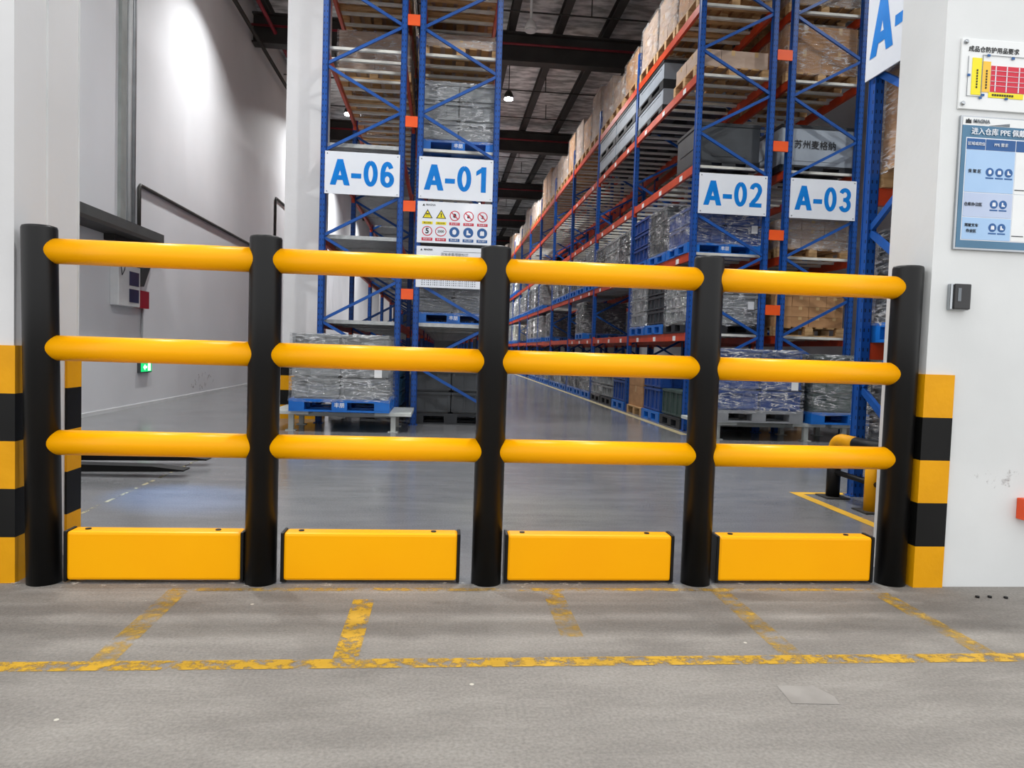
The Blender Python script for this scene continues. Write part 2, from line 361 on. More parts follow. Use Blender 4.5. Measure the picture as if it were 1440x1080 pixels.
# corner guards
def corner_guard(label, x, y0, y1, fx0, fx1, fy, levels, back=False):
    t = thing('corner_guard', label, 'corner guard', (x, fy, 0))
    s = 1 if x > 0 else -1
    for i in range(5):
        z0, z1 = levels[i], levels[i+1]
        m = 'yellow_paint' if i % 2 == 0 else 'black_paint'
        b = MB()
        xo = x - s*.012
        b.box(min(xo, x), max(xo, x), y0, y1, z0, z1)
        if not back: b.box(min(xo, fx1), max(xo, fx1), fy-.014, fy, z0, z1)
        else: b.box(min(xo, fx1), max(xo, fx1), fy, fy+.014, z0, z1)
        o = b.build('band', m, t); o.matrix_parent_inverse = Matrix.Translation((-x, -fy, 0))
LV = [0, .195, .4, .6, .8, 1.0]
corner_guard('yellow and black banded corner guard beside the card reader wall', JR, YF, YF+.14, JR, JR+.135, YF, LV)
corner_guard('banded corner guard on the hall side of the opposite jamb, beside barrier post', JL, LF, LF+.12, JL, JL-.14, LF, LV)
corner_guard('banded corner guard on the warehouse side of the jamb', JL, LB-.12, LB, JL, JL-.14, LB, LV, back=True)

# ------------------------------------------------------------------ floor markings
def skin(name, m, x0, x1, y0, y1, z): return MB().add([(x0, y0, z), (x1, y0, z), (x1, y1, z), (x0, y1, z)], [(0, 1, 2, 3)]).build(name, m)
def strip(label, m, x0, x1, y0, y1, z=.0015, name='floor_line'):
    return tag(skin(name, m, x0, x1, y0, y1, z), label, 'floor line', 'painted floor lines')
strip('long worn yellow line crossing the hall floor in front of the barrier', 'line_paint', -4.2, 4.2, 2.335, 2.405)
for n, x, y0, y1, m in (('below the kickboard nearest the banded jamb', -1.075, 2.405, 3.1, 'line_paint_faded'), ('below the second kickboard', -.30, 2.41, 2.98, 'line_paint'),
                     ('cut short, below the third kickboard', .50, 2.58, 3.1, 'line_paint_faded'), ('below the post between third and fourth kickboards', 1.26, 2.405, 3.1, 'line_paint_faded'), ('running to the foot of the post by the card reader wall', 2.0, 2.405, 3.06, 'line_paint_faded')):
    strip('short worn yellow line ' + n, m, x-.035, x+.05, y0, y1, .0012)
strip('faint yellow line remains along the foot of the barrier', 'line_paint_faded', -1.1, 2.0, 3.085, 3.125, .001)
tag(skin('threshold_strip', 'chalk', -1.8, 2.2, 3.125, 3.2, .002), 'pale crumbled concrete joint under the barrier', 'threshold')
strip('yellow corner line around the rack guard, along the cross aisle', 'inner_line_paint', 2.76, 3.9, 5.35, 5.43)
strip('yellow corner line around the rack guard, pointing to the opening', 'inner_line_paint', 2.76, 2.84, 3.6, 5.35)
strip('cream floor line along the foot of rack A-02', 'cream_line_paint', 3.19, 3.3, 9.3, 60)
strip('thin cream floor line beside the lift truck forks', 'cream_line_worn', -2.11, -2.085, 4.3, 7.2)
tag(MB().add([(1.09, 2.06, .001), (1.24, 2.05, .001), (1.25, 2.1, .001), (1.22, 2.17, .001), (1.1, 2.18, .001)], [(0, 1, 2, 3, 4)]).build('floor_patch', 'patch_paint'), 'pale square repair patch in the hall floor', 'patch')

# ------------------------------------------------------------------ right wall fittings
def board1():
    t = thing('notice_board', 'clear acrylic notice board with a red and yellow floor plan', 'notice board', (2.31, YF, 2.22))
    P = Matrix.Translation((-2.31, -YF, -2.22)); y = YF-.012
    def pl(name, m, pts, d=0, dt=.0015): o = plate(name, m, pts, y-.0008-d-dt, y-d, t); o.matrix_parent_inverse = P; return o
    o = box('panel', 'acrylic', 2.308, 3.05, YF-.012, YF-.001, 2.215, 2.53, t, bevel=.002); o.matrix_parent_inverse = P
    for x, z in ((2.325, 2.512), (2.325, 2.237), (3.03, 2.512), (3.03, 2.237)):
        o = MB().tube([(x, YF, z), (x, YF-.02, z), (x, YF-.024, z)], .01, 14, radii=[.01, .01, .006]).build('stud', 'chrome', t); o.matrix_parent_inverse = P
    tx = text('成品仓防护用品要求', .0275, 'ink_black', t, (2.34, y-.002, 2.482), align='LEFT'); tx.matrix_parent_inverse = P
    pl('plan_block', 'ink_yellow', rect(2.362, 2.408, 2.28, 2.445)); pl('plan_block', 'ink_orange', rect(2.412, 2.452, 2.295, 2.432))
    pl('plan_block', 'ink_yellow', rect(2.448, 2.62, 2.272, 2.296))
    pl('plan_block', 'ink_red', rect(2.456, 2.95, 2.298, 2.415))
    for x in (2.475, 2.53, 2.59, 2.65, 2.74, 2.83): pl('plan_line', 'sign_white', rect(x, x+.004, 2.3, 2.413), .0023)
    for z in (2.325, 2.345, 2.37, 2.392): pl('plan_line', 'sign_white', rect(2.456, 2.95, z, z+.0015), .0023)
    for r in (rect(2.34, 2.3415, 2.272, 2.45), rect(2.34, 2.41, 2.272, 2.2735), rect(2.41, 2.4115, 2.272, 2.46), rect(2.41, 2.95, 2.4585, 2.46)): pl('plan_line', 'ink_grey', r, .0023)
    for x, z in ((2.338, 2.36), (2.43, 2.453), (2.55, 2.447), (2.412, 2.275), (2.4, 2.262), (2.528, 2.265)): pl('plan_marker', 'ink_blue', rect(x, x+.014, z, z+.01), .004)
    for x, z0, z1 in ((2.384, 2.31, 2.4), (2.43, 2.31, 2.4)): 
        for k in range(7): pl('plan_text', 'ink_black', rect(x, x+.006, z0+k*.0125, z0+k*.0125+.008), .0023)
    for k in range(9): pl('plan_text', 'ink_black', rect(2.465+k*.012, 2.473+k*.012, 2.28, 2.288), .0023)
board1()
def glyph(kind, cx, cz, r):
    if kind == 'boot': pts = [(-.35, .5), (0, .5), (.02, 0), (.5, -.25), (.5, -.5), (-.4, -.5)]
    elif kind == 'vest': pts = [(-.45, -.5), (-.45, .2), (-.25, .5), (-.1, .5), (0, .2), (.1, .5), (.25, .5), (.45, .2), (.45, -.5)]
    elif kind == 'head': pts = [(-.35, -.4), (-.45, .1), (-.3, .45), (0, .6), (.3, .45), (.45, .1), (.35, -.4), (0, -.55)]
    elif kind == 'hand': pts = [(-.3, -.4), (-.4, .1), (-.25, .1), (-.2, .45), (-.05, .5), (.1, .45), (.25, .4), (.35, -.1), (.2, -.45)]
    elif kind == 'flame': pts = [(-.3, -.4), (-.35, 0), (-.1, .1), (0, .5), (.2, .1), (.35, -.1), (.25, -.4)]
    elif kind == 'spill': pts = [(-.1, -.35), (-.35, -.3), (-.05, .05), (-.2, .4), (.1, .35), (.3, 0), (.1, -.1), (.35, -.4)]
    return [(cx+x*r, cz+z*r) for x, z in pts]
def board2():
    t = thing('notice_board', 'blue notice board with table of protective equipment symbols', 'notice board', (2.325, YF, 1.58))
    P = Matrix.Translation((-2.325, -YF, -1.58)); y = YF-.016
    def pl(name, m, pts, d=0, dt=.0012): o = plate(name, m, pts, y-d-dt, y-d+.0005, t); o.matrix_parent_inverse = P; return o
    def tx(b, s, m, x, z, al='CENTER', bold=0): o = text(b, s, m, t, (x, y-.0042, z), align=al, bold=bold); o.matrix_parent_inverse = P
    o = box('frame', 'chrome', 2.322, 3.06, YF-.014, YF-.001, 1.578, 2.185, t, bevel=.002); o.matrix_parent_inverse = P
    pl('panel', 'board_blue', rect(2.332, 3.05, 1.588, 2.142), -.003, .003)
    pl('header', 'acrylic', rect(2.332, 3.05, 2.142, 2.178), -.003, .003)
    pl('header_wedge', 'ink_grey', [(2.46, 2.144), (2.56, 2.144), (2.56, 2.158)], .0005)
    pl('logo', 'ink_black', [(2.344, 2.15), (2.372, 2.15), (2.37, 2.168), (2.364, 2.164), (2.358, 2.172), (2.352, 2.164), (2.346, 2.168)], .0005)
    tx('MAGNA', .022, 'ink_grey', 2.38, 2.16, 'LEFT', .0006)
    tx('进入仓库 PPE 佩戴要求', .033, 'sign_white', 2.372, 2.113, 'LEFT', .0004)
    pl('table_border', 'sign_white', rect(2.352, 3.04, 1.622, 2.088), -.001)
    pl('table_head', 'ink_blue', rect(2.356, 2.446, 2.034, 2.083), .0008); pl('table_head', 'ink_blue', rect(2.45, 2.595, 2.034, 2.083), .0008); pl('table_head', 'ink_blue', rect(2.6, 3.036, 2.034, 2.083), .0008)
    pl('table_cell', 'pale_blue', rect(2.356, 2.595, 1.842, 2.032), .0008); pl('table_cell', 'pale_lilac', rect(2.356, 2.595, 1.73, 1.838), .0008); pl('table_cell', 'pale_blue', rect(2.356, 2.595, 1.626, 1.726), .0008)
    pl('table_cell', 'paper', rect(2.6, 3.036, 1.842, 2.032), .0008); pl('table_cell', 'paper', rect(2.6, 3.036, 1.626, 1.838), .0008)
    pl('picture_line', 'dark_plastic', rect(2.602, 2.66, 1.858, 1.862), .002); pl('picture_line', 'dark_plastic', rect(2.602, 2.66, 1.648, 1.652), .002); pl('picture_figure', 'dark_plastic', glyph('vest', 2.69, 1.93, .06), .002); pl('picture_figure', 'dark_plastic', glyph('vest', 2.69, 1.73, .06), .002)
    tx('区域或岗位', .017, 'sign_white', 2.401, 2.058); tx('PPE 要求', .018, 'sign_white', 2.522, 2.058)
    tx('货 架 区', .018, 'ink_black', 2.4, 1.935); tx('仓库办公区', .018, 'ink_black', 2.402, 1.785)
    tx('驾驶叉车', .017, 'ink_black', 2.4, 1.69); tx('作业区', .017, 'ink_black', 2.4, 1.664)
    for zc, xs in ((1.935, (('head', 2.475), ('vest', 2.522), ('boot', 2.568))), (1.79, (('vest', 2.505), ('boot', 2.55))), (1.684, (('vest', 2.505), ('boot', 2.55)))):
        for kd, xc in xs:
            pl('pictogram', 'ink_blue', circ(xc, zc, .0195), .002); pl('pictogram_figure', 'sign_white', glyph(kd, xc, zc, .018), .0032)
            pl('caption', 'ink_blue', rect(xc-.019, xc+.019, zc-.03, zc-.024), .002)
board2()
rd = thing('card_reader', 'small dark card reader box on the white wall below the notice boards', 'card reader', (2.365, YF, 1.3))
box('body', 'chrome', -.05, .045, -.025, 0, 0, .12, rd, bevel=.004); box('face', 'reader_black', -.035, .045, -.034, -.024, .004, .12, rd, bevel=.004)
box('window', 'ink_grey', -.02, -.005, -.036, -.033, .04, .1, rd)
ob = thing('hydrant_box', 'orange-red wall box low on the white wall', 'box', (2.88, YF, .33))
box('body', 'orange_red', -.15, .15, -.05, 0, .0, .1, ob, bevel=.004); box('door', 'orange_red', -.12, .13, -.058, -.05, .012, .088, ob, bevel=.003)
tag(MB().add([(x, YF-.0015, z) for x, z in blob(2.62, .56, .14, .1, 5)], [tuple(range(18))]).build('wall_scuff', 'scuff'), 'grey scuff marks on the white wall beside corner guard', 'scuff')
for i, (x, y) in enumerate(((2.44, 3.0), (2.5, 3.0), (2.57, 2.99))):
    o = MB().tube([(x, y, 0), (x, y, .008)], .009, 10).build('floor_bolt', 'black_paint'); tag(o, 'dark bolt stub in the floor by the white wall, ' + ('nearest the corner guard', 'middle of three', 'farthest from the corner guard')[i], 'bolt', 'bolt stubs by the wall')

# ------------------------------------------------------------------ left wall fittings
X = XL
cp = thing('door_canopy', 'dark grey steel canopy beam on the white side wall above the switch box', 'canopy', (X, 10.9, 2.45))
box('beam', 'canopy_grey', 0, .16, -2.2, 1.15, .05, .24, cp); box('soffit', 'dark_steel', 0, .34, -2.2, 1.1, 0, .05, cp)
MB().prism([(0, -.62), (.07, -.62), (.28, .05), (0, .05)], .38, .62).build('bracket', 'canopy_grey', cp)
box('motor_box', 'dark_steel', .0, .14, -.55, .3, -.085, 0, cp)
eb = thing('switch_box', 'white electrical switch box with two dark breaker windows', 'switch box', (X, 10.9, 1.5))
box('body', 'box_white', 0, .12, -.36, .36, 0, .58, eb, bevel=.01); box('breaker_window', 'panel_navy', .118, .126, -.02, .3, .3, .5, eb); box('breaker_window', 'panel_navy', .118, .126, -.02, .3, .06, .25, eb)
box('upper_unit', 'dark_plastic', 0, .1, -.32, .1, .58, .76, eb); box('upper_cover', 'box_white', 0, .11, -.34, .3, .76, .86, eb)
MB().tube([(.08, -.3, .6), (.16, -.38, .52), (.14, -.3, .42), (.13, -.2, .5), (.1, -.1, .62)], .006, 6).build('loose_wire', 'ink_black', eb)
tag(box('alarm_box', 'red_box', X, X+.1, 11.29, 11.64, 1.5, 1.76), 'small red alarm box beside the electrical switch box', 'alarm box')
co = MB()
for y in (11.56,): co.tube([(X+.03, y, .72), (X+.03, y, 1.5)], .016, 8)
tag(co.build('wire_conduit', 'pipe_grey'), 'thin conduit dropping from the red box to the exit sign', 'conduit')
ex = thing('exit_sign', 'green glowing exit sign low on the white side wall', 'exit sign', (X, 11.68, .52))
box('body', 'dark_plastic', 0, .05, -.21, .21, 0, .17, ex); box('light_face', 'exit_green', .05, .053, -.2, .2, .015, .155, ex)
MB().add([(.055, -.12, .085), (.055, -.05, .13), (.055, -.05, .1), (.055, .02, .1), (.055, .02, .07), (.055, -.05, .07), (.055, -.05, .04)], [(0, 1, 2, 3, 4, 5, 6)]).build('arrow', 'exit_white', ex)
MB().add([(.055, .06, .03), (.055, .15, .03), (.055, .15, .14), (.055, .06, .14)], [(0, 1, 2, 3)]).build('running_figure', 'exit_white', ex)
for n, y, r in (('wide grey cable duct', 10.84, .07), ('thin bright conduit', 11.06, .032), ('thin grey conduit', 11.2, .032)):
    cm = MB().box(X-.001, X+.045, y-.085, y+.085, 2.685, CEIL-.1) if r > .05 else MB().tube([(X+r-.002, y, 2.685), (X+r-.002, y, CEIL-.1)], r, 10)
    o = cm.build('wall_conduit', 'box_white' if y == 11.06 else 'pipe_grey' if r < .05 else 'duct_grey')
    tag(o, 'vertical %s rising from the canopy up the white wall, %s' % (n, {10.84: 'widest of three', 11.06: 'middle of three', 11.2: 'farthest from the opening'}[y]), 'conduit', 'conduits on the side wall')
tag(MB().tube([(X+.03, 11.42, 2.685), (X+.03, 11.42, 3.3), (X+.03, 11.46, 3.34), (X+.03, 19.9, 3.34)], .028, 8).build('wall_conduit', 'dark_steel'), 'dark conduit running level along the white side wall', 'conduit', 'conduits on the side wall')
tag(MB().tube([(X+.03, 20.2, 1.5), (X+.03, 20.2, 4.9), (X+.03, 20.25, 4.95), (X+.03, 33, 4.95)], .03, 8).build('wall_conduit', 'dark_steel'), 'high dark conduit far down the white side wall', 'conduit', 'conduits on the side wall')
struct(box('baseboard_left', 'box_white', X, X+.012, 4, YB, 0, .05))
tag(MB().add([(X+.003, y, z) for y, z in blob(14.5, .26, .9, .2, 9)], [tuple(range(18))]).build('wall_scuff', 'scuff'), 'brown scuff patch at the foot of the white side wall', 'scuff')

# white building column with banded foot
def column(x0, x1, y0, y1, label):
    c = struct(box('column', 'white_wall', x0, x1, y0, y1, 0, 8.722)); c['label'] = label
    for i in range(5): box('band', 'yellow_paint' if i % 2 == 0 else 'black_paint', x0-.012, x1+.012, y0-.012, y1+.012, LV[i], LV[i+1], c)
column(-2.2, -1.7, 10.25, 10.8, 'white square building column with banded foot beside rack A-06')
column(-2.25, -1.75, 25.765, 26.265, 'far white building column behind rack A-06')

# ------------------------------------------------------------------ racks
BAY = 3.2; Y0 = 9.76; NX = 3
LEVELS = (1.38, 2.5, 3.7, 4.95, 5.9)
UPM = MB()   # upright section: open hat profile, 0.09 wide, front face towards -y
UPM.box(-.036, .036, 0, .008, 0, 1).box(-.036, -.029, 0, .07, 0, 1).box(.029, .036, 0, .07, 0, 1).box(-.042, -.022, .07, .078, 0, 1).box(.022, .042, .07, .078, 0, 1)
TOP = 6.45
for i, v in enumerate(UPM.v): UPM.v[i] = (v[0], v[1], v[2]*TOP)
up_mesh = UPM.mesh('upright', 'blue_steel')
foot_mesh = MB().box(-.06, .06, -.012, .1, 0, .008).mesh('foot_plate', 'blue_steel')
def beam_mesh():
    b = MB(); b.box(-.022, .022, .05, BAY-.02, -.115, -.035).box(-.022, .002, .05, BAY-.02, -.035, 0)
    b.box(-.028, .028, .035, .055, -.17, .03).box(-.028, .028, BAY-.025, BAY-.005, -.17, .03); return b.mesh('beam', 'orange_steel')
bm_l = beam_mesh()
BR = {}
def brace(x0, x1, za, zb):
    k = (round(x1-x0, 3), round(zb-za, 3))
    if k not in BR: BR[k] = MB().bar((0, 0, 0), (x1-x0, 0, zb-za), .028, .038, up=(0, 0, 1)).mesh('brace', 'blue_light')
    return BR[k]
spacer_mesh = {h: MB().box(-h, h, -.012, .01, -.07, .07).mesh('row_spacer', 'spacer_orange') for h in (.08, .106)}
tag_mesh = MB().box(-.002, .002, -.06, .06, -.035, .035).mesh('label_plate', 'paper')
slat_c = {}
def rack(name, label, x0, x1, nb, levels, zodd, panels=(), detail=5, tags=False):
    t = thing(name, label, 'rack', ((x0+x1)/2, Y0, 0), 'pallet racks along the aisles')
    xa, xb = x0-(x0+x1)/2+.045, x1-(x0+x1)/2-.045
    for b in range(nb+1):
        for x in (xa, xb):
            u = put('upright', up_mesh, t, (x, b*BAY, 0)); put('foot_plate', foot_mesh, u)
        z = .35 if zodd else .35+.555; left = True
        k = 0; zz = .25
        while zz + .555 < TOP:
            r = (k % 2 == 0) == zodd
            s, e = (xa, xb) if r else (xb, xa)
            put('brace', brace(s, e, 0, .555), t, (s, b*BAY+.035, zz)); zz += .555; k += 1
        if b > 9: continue
    w = xb-xa; stuff = MB()
    if w not in slat_c:
        slat_c[w] = (MB().box(-w/2, w/2, -.025, .025, -.035, 0).mesh('deck_slat', 'white_slat'), None)
        p = MB()
        for i in range(12): p.box(-w/2, w/2, i*.085, i*.085+.06, -.03, 0)
        p.box(-w/2, w/2, 0, 1.02, -.012, -.006); p.box(-w/2, w/2, -.004, 0, -.05, 0)
        slat_c[w] = (slat_c[w][0], p.mesh('deck_panel', 'galvanised'))
    for b in range(nb):
        for li, z in enumerate(levels):
            for x, s in ((xa, 1), (xb, -1)):
                bo = put('beam', bm_l, t, (x, b*BAY+.02, z-.002))
                if tags and x == xa and b < 3 and li < 4:
                    for k in range(3): put('label_plate', tag_mesh, bo, (-.025, .6+k*1.0, -.075))
            if li in panels:
                for k in range(3): put('deck_panel', slat_c[w][1], t, (0, b*BAY+.08+k*1.03, z))
            else:
                for k in range(9):
                    y = b*BAY+.12+k*.37
                    if b < detail: put('deck_slat', slat_c[w][0], t, (0, y, z))
                    else: stuff.box(-w/2, w/2, y-.025, y+.025, z-.035, z)
    if stuff.v: o = stuff.build('deck_slats', 'white_slat', t); o['kind'] = 'stuff'
    return t
RX = {'A-06': (-1.66, -.56), 'A-01': (-.41, .69), 'A-02': (3.37, 4.49), 'A-03': (4.68, 5.78)}
r06 = rack('pallet_rack', 'blue and orange pallet rack carrying sign A-06', *RX['A-06'], 6, LEVELS, True, panels=(0, 1, 2))
r01 = rack('pallet_rack', 'blue and orange pallet rack carrying sign A-01 and the warning board', *RX['A-01'], 6, LEVELS, False, panels=(0, 1))
r02 = rack('pallet_rack', 'blue and orange pallet rack carrying sign A-02, lining the long aisle', *RX['A-02'], 15, LEVELS, False, detail=6, tags=True)
r03 = rack('pallet_rack', 'blue and orange pallet rack carrying sign A-03', *RX['A-03'], 6, LEVELS, True)
for r, x, zs in ((r01, -.485, (5.32, 4.01, 2.91, 1.75)), (r03, 4.585, (5.23, 3.99, 2.77, 1.73))):
    for z in zs:
        o = put('row_spacer', spacer_mesh[.08 if x < 0 else .106], r, (x-r.location.x, 0, z))
        b = box('spacer_arm', 'spacer_orange', x-.06-r.location.x, x+.06-r.location.x, .01, .05, z-.05, z+.05, r)

# ------------------------------------------------------------------ signs on the racks
def ribbon(b, pts, wd):                        # thick stroke along pts (x, z), lying in the sign's front
    n = len(pts); L_, R_ = [], []
    for i, (x, z) in enumerate(pts):
        a = pts[max(i-1, 0)]; c = pts[min(i+1, n-1)]; dx, dz = c[0]-a[0], c[1]-a[1]; l = math.hypot(dx, dz) or 1
        L_.append((x-dz/l*wd/2, z+dx/l*wd/2)); R_.append((x+dz/l*wd/2, z-dx/l*wd/2))
    b.add([(x, 0, z) for x, z in L_+R_], [(i, i+1, n+i+1, n+i) for i in range(n-1)])
def ell(cx, cz, rx, rz, a0, a1, n=20): return [(cx+rx*math.cos(math.radians(a0+(a1-a0)*k/n)), cz+rz*math.sin(math.radians(a0+(a1-a0)*k/n))) for k in range(n+1)]
def letter(ch):                                # unit height, x from 0 to its width
    b = MB(); w_ = .175; wd = .52; r = wd/2-w_/2
    def quad(d, *p): b.add([(x, -.0004*d, z) for x, z in p], [tuple(range(len(p)))])
    if ch == 'A': quad(0, (0, 0), (.235, 0), (.525, 1), (.285, 1)); quad(1, (.565, 0), (.8, 0), (.515, 1), (.275, 1)); quad(2, (.15, .2), (.65, .2), (.6, .38), (.2, .38))
    elif ch == '-': quad(0, (0, .29), (.42, .29), (.42, .48), (0, .48))
    elif ch == '0': ribbon(b, ell(wd/2, .5, r, .415, 90, 452, 40), w_)
    elif ch == '1': quad(0, (.19, 0), (.38, 0), (.38, 1), (.19, 1)); quad(1, (0, .64), (0, .82), (.23, 1), (.23, .8))
    elif ch == '2': ribbon(b, ell(wd/2, .7, r, .215, 170, -25, 18) + [(.3, .36), (.16, .2), (.1, .08)], w_); quad(1, (.01, 0), (wd, 0), (wd, .17), (.01, .17))
    elif ch == '3':
        ribbon(b, ell(wd/2-.01, .71, r, .2, 160, -80, 18), w_); n0 = len(b.v); ribbon(b, ell(wd/2, .295, r, .21, 85, -165, 20), w_)
        b.v[n0:] = [(x, -.0004, z) for x, y, z in b.v[n0:]]; quad(2, (.18, .43), (.32, .43), (.32, .59), (.18, .59))
    elif ch == '6':
        ribbon(b, ell(wd/2, .5, r, .415, 35, 185, 20), w_); n0 = len(b.v); ribbon(b, ell(wd/2, .305, r, .22, 0, 362, 30), w_)
        b.v[n0:] = [(x, -.0004, z) for x, y, z in b.v[n0:]]; quad(2, (0, .3), (w_, .3), (w_, .52), (0, .52))
    return b
LSPAN = ((.07, .335), (.35, .485), (.515, .705), (.74, .925))
def sign_letters(txt, t, x0, w, z0, h, rot=(0, 0, 0), loc=None):
    for ch, (a, c) in zip(txt, LSPAN):
        b = letter(ch); bw = {'A': .8, '-': .42, '1': .37}.get(ch, .52); sx = (c-a)*w/max(bw, .52 if ch == '1' else 0)
        o = b.build('letter', 'sign_blue', t, (x0+a*w+(.03 if ch == '1' else 0), -.0135, z0)); o.scale = (sx, 1, h)
def rack_sign(txt, x0, x1, z0=3.02, z1=3.57):
    t = thing('rack_sign', 'white sign board reading %s in blue letters' % txt, 'sign', ((x0+x1)/2, Y0+.001, z0), 'white aisle sign boards'); h = z1-z0; w = x1-x0
    box('board', 'sign_white', -w/2, w/2, -.012, 0, 0, h, t, bevel=.002)
    sign_letters(txt, t, -w/2, w, .115, .335)
    for x in (-w/2+.03, w/2-.03):
        for z in (.03, h-.03): MB().tube([(x, -.012, z), (x, -.017, z)], .008, 8).build('screw', 'chrome', t)
    return t
rack_sign('A-06', -1.59, -.62); rack_sign('A-01', -.37, .612); rack_sign('A-02', 3.447, 4.42); rack_sign('A-03', 4.757, 5.72)
def safety_sign():
    t = thing('warning_board', 'white safety board of ten warning, prohibition and mandatory symbols', 'sign', (.118, Y0+.001, 2.44))
    box('board', 'sign_white', -.495, .495, -.012, 0, 0, .545, t, bevel=.002)
    text('MAGNA', .035, 'ink_grey', t, (-.32, -.0135, .5), bold=.001); plate('logo', 'ink_black', [(-.43, .485), (-.395, .485), (-.4125, .515)], -.014, -.012, t)
    xs = (-.36, -.18, .0, .185, .37)
    for i, x in enumerate(xs):
        z = .37; cap = 'ink_yellow' if i < 2 else 'ink_red'
        if i < 2:
            p = plate('pictogram', 'ink_black', [(x-.068, z-.045), (x+.068, z-.045), (x, z+.072)], -.0135, -.012, t)
            plate('pictogram_field', 'ink_yellow', [(x-.05, z-.036), (x+.05, z-.036), (x, z+.052)], -.0145, -.013, p)
            text('!' if i else '≋', .07, 'ink_black', p, (x, -.0155, z-.002), bold=.003, name='pictogram_figure')
        else:
            p = plate('pictogram', 'ink_red', circ(x, z, .068), -.0135, -.012, t); plate('pictogram_field', 'sign_white', circ(x, z, .056), -.0145, -.013, p)
            plate('pictogram_figure', 'ink_black', glyph(('hand', 'flame', 'spill')[i-2], x, z, .06), -.0152, -.014, p)
            MB().bar((x-.045, -.0155, z+.045), (x+.045, -.0155, z-.045), .002, .013).build('slash', 'ink_red', p)
        plate('caption', cap, rect(x-.07, x+.07, .245, .282), -.0135, -.012, t)
        z = .155
        if i < 2:
            p = plate('pictogram', 'ink_red', circ(x, z, .065, rx=.068 if i == 0 else .075), -.0135, -.012, t); plate('pictogram_field', 'sign_white', circ(x, z, .053, rx=.056 if i == 0 else .065), -.0145, -.013, p)
            text('5' if i == 0 else '2000', .1 if i == 0 else .045, 'ink_black', p, (x, -.0155, z), bold=.003 if i == 0 else .001, name='pictogram_figure')
        else:
            p = plate('pictogram', 'ink_blue', circ(x, z, .068), -.0135, -.012, t)
            plate('pictogram_figure', 'sign_white', glyph(('head', 'boot', 'vest')[i-2], x, z, .062), -.0145, -.013, p)
        plate('caption', 'ink_red' if i < 2 else 'ink_blue', rect(x-.072, x+.072, .028, .068), -.0135, -.012, t)
        for c, zc in (('ink_black' if i < 2 else 'sign_white', .263), ('sign_white', .048)):
            text('禁止通行' if i > 1 else '当心叉车' if zc > .1 else '限速行驶', .026, c, t, (x, -.0145, zc), name='caption_text')
safety_sign()
def chart_sign():
    t = thing('chart_board', 'white board with rack load chart below the warning board', 'sign', (.08, Y0+.001, 1.85))
    box('board', 'sign_white', -.455, .455, -.012, 0, 0, .545, t, bevel=.002)
    text('MAGNA', .032, 'ink_black', t, (-.3, -.0135, .5), bold=.001); plate('logo', 'ink_black', [(-.405, .487), (-.375, .487), (-.39, .513)], -.014, -.012, t)
    plate('header_line', 'ink_grey', rect(-.1, .44, .482, .488), -.0135, -.012, t)
    text('货架承载限额标识', .046, 'ink_grey', t, (.05, -.0135, .445), name='title')
    for a, b in (((-.17, .36), (.03, .405)), ((.03, .405), (.24, .36)), ((.03, .405), (.03, .3)), ((-.17, .36), (-.17, .3)), ((.24, .36), (.24, .3)), ((-.24, .43), (-.24, .3))):
        MB().bar((a[0], -.013, a[1]), (b[0], -.013, b[1]), .002, .005).build('chart_line', 'ink_grey', t)
    g = MB()
    for r in range(4):
        for c in range(26): g.box(-.38+c*.028+.004*(c % 3), -.38+c*.028+.016, -.0135, -.012, .03+r*.028, .044+r*.028)
    o = g.build('table_text', 'ink_grey', t); o['kind'] = 'stuff'
chart_sign()

# ------------------------------------------------------------------ pallets and loads (local frame: base centre at origin)
CACHE = {}
def cached(key, fn):
    if key not in CACHE: CACHE[key] = fn()
    return CACHE[key]
def plastic_pallet(m, sx, sy, h=.15):
    def f():
        b = MB(); b.box(-sx/2, sx/2, -sy/2, sy/2, h-.035, h)
        for i in (-1, 0, 1):
            for j in (-1, 0, 1):
                cx = i*(sx/2-.09); cy = j*(sy/2-.08); b.box(cx-.09, cx+.09, cy-.08, cy+.08, .02, h-.035)
        for j in (-1, 0, 1): b.box(-sx/2, sx/2, j*(sy/2-.08)-.08, j*(sy/2-.08)+.08, 0, .022)
        for i in (-1, 0, 1): b.box(i*(sx/2-.09)-.09, i*(sx/2-.09)+.09, -sy/2+.16, sy/2-.16, 0, .022)
        return b.mesh('pallet', m)
    return cached(('pp', m, sx, sy), f)
def wood_pallet(t, sx, sy, detail, h=.14):
    st = cached(('ws', sx, sy), lambda: sum_boxes([( -sx/2, sx/2, j*(sy/2-.05)-.05, j*(sy/2-.05)+.05, 0, .02) for j in (-1, 0, 1)]).mesh('pallet', 'wood'))
    p = put('pallet', st, t)
    n = 7; bw = .1
    db = cached(('wd', sy), lambda: MB().box(-bw/2, bw/2, -sy/2, sy/2, 0, .022).mesh('deck_board', 'wood'))
    bl = cached('wb', lambda: MB().box(-.06, .06, -.05, .05, 0, .098).mesh('block', 'wood'))
    for i in (-1, 0, 1):
        for j in (-1, 0, 1): put('block', bl, p, (i*(sx/2-.06), j*(sy/2-.05), .02))
    for i in range(n): put('deck_board', db, p, (-sx/2+bw/2+i*(sx-bw)/(n-1), 0, .118))
    return p
def sum_boxes(bs):
    b = MB()
    for q in bs: b.box(*q)
    return b
